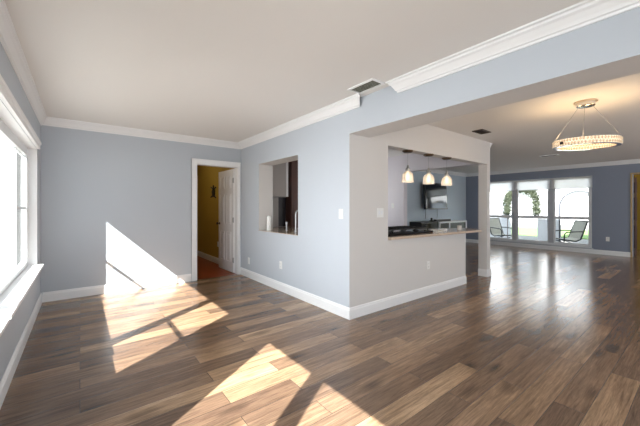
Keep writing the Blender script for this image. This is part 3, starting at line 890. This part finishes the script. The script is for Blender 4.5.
# ------------------------------------------------------------ outside the far windows
struct(MB().box(11.21, 60, -30, 40, -0.25, -0.15).build('ground', M['ground']))
struct(MB().box(-40, -0.63, -30, 40, -0.25, -0.15).build('ground_side', M['ground']))
lw = tag(MB().box(17.5, 24, -10, 25, -0.149, -0.12).build('lawn', M['grass']), 'strip of lawn beyond the white porch arches', 'lawn', kind='stuff')
struct(MB().box(11.2, 12.0, -3.7, 8.0, 2.62, 2.76).build('trim_21', M['stucco']))  # unseen eave, added and sized so its shadow covers the porch pier's foot
# porch wall with two arches
def arch_wall():
    bm = bmesh.new()
    x0_, x1_ = 14.0, 14.25
    ys0, ys1, ztop = 0.5, 8.5, 3.0
    arches = [(2.36, 3.51, 1.29), (4.20, 5.20, 1.52)]
    def strip(poly):
        A = [bm.verts.new((x0_, y, z)) for y, z in poly]; B = [bm.verts.new((x1_, y, z)) for y, z in poly]
        n_ = len(poly); bm.faces.new(A); bm.faces.new(B[::-1])
        for i in range(n_): bm.faces.new((A[i], B[i], B[(i + 1) % n_], A[(i + 1) % n_]))
    y = ys0
    segs = []
    for a, b, zs in arches:
        strip([(y, -0.15), (a, -0.15), (a, ztop), (y, ztop)])
        r = (b - a) / 2; cy = (a + b) / 2
        for k in range(16):
            t0_, t1_ = math.pi * k / 16, math.pi * (k + 1) / 16
            ya, yb = cy - r * math.cos(t0_), cy - r * math.cos(t1_)
            strip([(ya, zs + r * math.sin(t0_)), (yb, zs + r * math.sin(t1_)), (yb, ztop), (ya, ztop)])
        y = b
    strip([(y, -0.15), (ys1, -0.15), (ys1, ztop), (y, ztop)])
    mb_ = MB(); mb_.bm.free(); mb_.bm = bm
    return mb_.build('wall_porch', M['stucco'])
struct(arch_wall())
# shaded inner face of the right arch, painted as a grey rim
rim = MB()
cy_, r_, zs_ = (2.36 + 3.51) / 2, (3.51 - 2.36) / 2, 1.29
pts_o = [(cy_ + r_, -0.15)] + [(cy_ + r_ * math.cos(math.pi * k / 24), zs_ + r_ * math.sin(math.pi * k / 24)) for k in range(25)] + [(cy_ - r_, -0.15)]
ri = r_ - 0.045
pts_i = [(cy_ + ri, -0.15)] + [(cy_ + ri * math.cos(math.pi * k / 24), zs_ + ri * math.sin(math.pi * k / 24)) for k in range(25)] + [(cy_ - ri, -0.15)]
for k in range(len(pts_o) - 1):
    rim.prism([pts_o[k], pts_o[k + 1], pts_i[k + 1], pts_i[k]], 'x', 13.97, 14.0)
struct(rim.build('trim_20', M['rimshade']))

# ivy along the first arch
iv = empty('climbing_vine', (13.86, 4.70, -0.15), 0, 'green climbing vine trained around the left porch arch', 'vine')
lf = MB()
for k in range(3400):
    t = random.uniform(-0.75, math.pi + 0.75)
    if t < 0: y_, z_ = 0.50, 1.65 + t * 0.75
    elif t > math.pi: y_, z_ = -0.50, 1.65 - (t - math.pi) * 0.75
    else: y_, z_ = -0.50 * math.cos(t) * -1 , 1.65 + 0.50 * math.sin(t)
    den = 0.075
    p = Vector((random.uniform(-0.09, 0.06), y_ + random.gauss(0, den), z_ + random.gauss(0, den)))
    s = random.uniform(0.02, 0.045)
    q = Matrix.Rotation(random.uniform(0, 6.28), 3, 'X') @ Matrix.Rotation(random.uniform(-0.9, 0.9), 3, 'Z')
    vs = [lf.bm.verts.new(p + q @ Vector(v)) for v in ((0, -s, 0), (0, 0, s * 0.5), (0, s, 0), (0, 0, -s * 0.5))]
    lf.bm.faces.new(vs)
lf.build('leaves', M['leaf'], iv)['kind'] = 'stuff'
MB().tube([(0, 0.50, 0), (0.0, 0.50, 1.65)] + [(0, 0.50 * math.cos(t), 1.65 + 0.50 * math.sin(t)) for t in [math.pi * i / 14 for i in range(1, 15)]], 0.012, 6).build('stem', M['brownwood'], iv)

# roofed corner beyond the right arch
struct(MB().box(14.4, 17.6, 1.6, 3.1, 1.95, 2.05).build('ceiling_pergola', M['roof']))
for yy in (1.75, 2.75):
    tag(MB().box(17.3, 17.45, yy, yy + 0.15, -0.15, 1.948).build('pergola_post', M['stucco']),
        ('right' if yy < 2 else 'left') + ' of the two square white posts under the pergola roof beyond the right arch', 'post', 'pergola posts')

# sling chairs on the patio
def sling_chair():
    r = empty('patio_chair', (0, 0, 0))
    hw = 0.27
    for s in (-1, 1):
        y = s * hw
        MB().tube([(-0.32, y, 0.98), (-0.12, y, 0.42), (0.02, y, 0.36), (0.45, y, 0.42)], 0.022, 8).build('side_rail', M['chairmetal'], r, smooth=True)
        yy = s * (hw + 0.04)
        MB().tube([(-0.20, yy, 0.66), (0.0, yy, 0.66), (0.30, yy, 0.64), (0.36, yy, 0.58), (0.40, yy, 0.0), (0.36, yy, -0.0)], 0.018, 8).build('armrest', M['chairmetal'], r, smooth=True)
        MB().tube([(0.42, y, 0.40), (-0.02, yy, 0.25), (-0.34, yy, 0.0)], 0.014, 8).build('leg', M['chairmetal'], r, smooth=True)
    MB().tube([(-0.32, -hw, 0.98), (-0.32, hw, 0.98)], 0.022, 8).build('top_rail', M['chairmetal'], r)
    sl = MB()
    P = [(-0.31, 0.97), (-0.12, 0.43), (0.02, 0.375), (0.44, 0.43)]
    P2 = P + [(a + 0.004, b + 0.008) for a, b in reversed(P)]
    sl.prism(P2, 'y', -hw + 0.012, hw - 0.012)
    sl.build('sling_seat', M['sling'], r)
    return r
pc = sling_chair()
pc.location = (12.25, 2.78, -0.15); pc.rotation_euler = (0, 0, math.radians(135))
tag(pc, 'sling patio chair with its back turned, outside the right far window', 'patio chair', 'sling patio chairs')
pc2 = copy_tree(pc)
pc2.location = (12.2, 4.83, -0.15); pc2.rotation_euler = (0, 0, math.radians(-112))
tag(pc2, 'sling patio chair seen from the side, outside the left far window', 'patio chair', 'sling patio chairs')

# neighbour house across the road
nh = empty('neighbour_house', (30, 8, -0.15), 0, 'pale house with a grey roof across the road beyond the arches', 'house')
MB().box(0, 6, -3.8, 3.5, 0, 2.7).build('house_wall', M['stucco'], nh)
MB().prism([(-0.5, 2.7), (3, 4.2), (6.5, 2.7)], 'y', -4.2, 3.9).build('roof', M['roof'], nh)
for y in (-2.9, -1.6, 0.4, 2.2):
    wq = MB().box(-0.04, 0, y, y + 0.9, 0.9, 2.1).build('window', M['frame'], nh)
    MB().box(-0.05, -0.041, y + 0.06, y + 0.84, 0.96, 2.04).build('pane', M['greyframe'], wq)
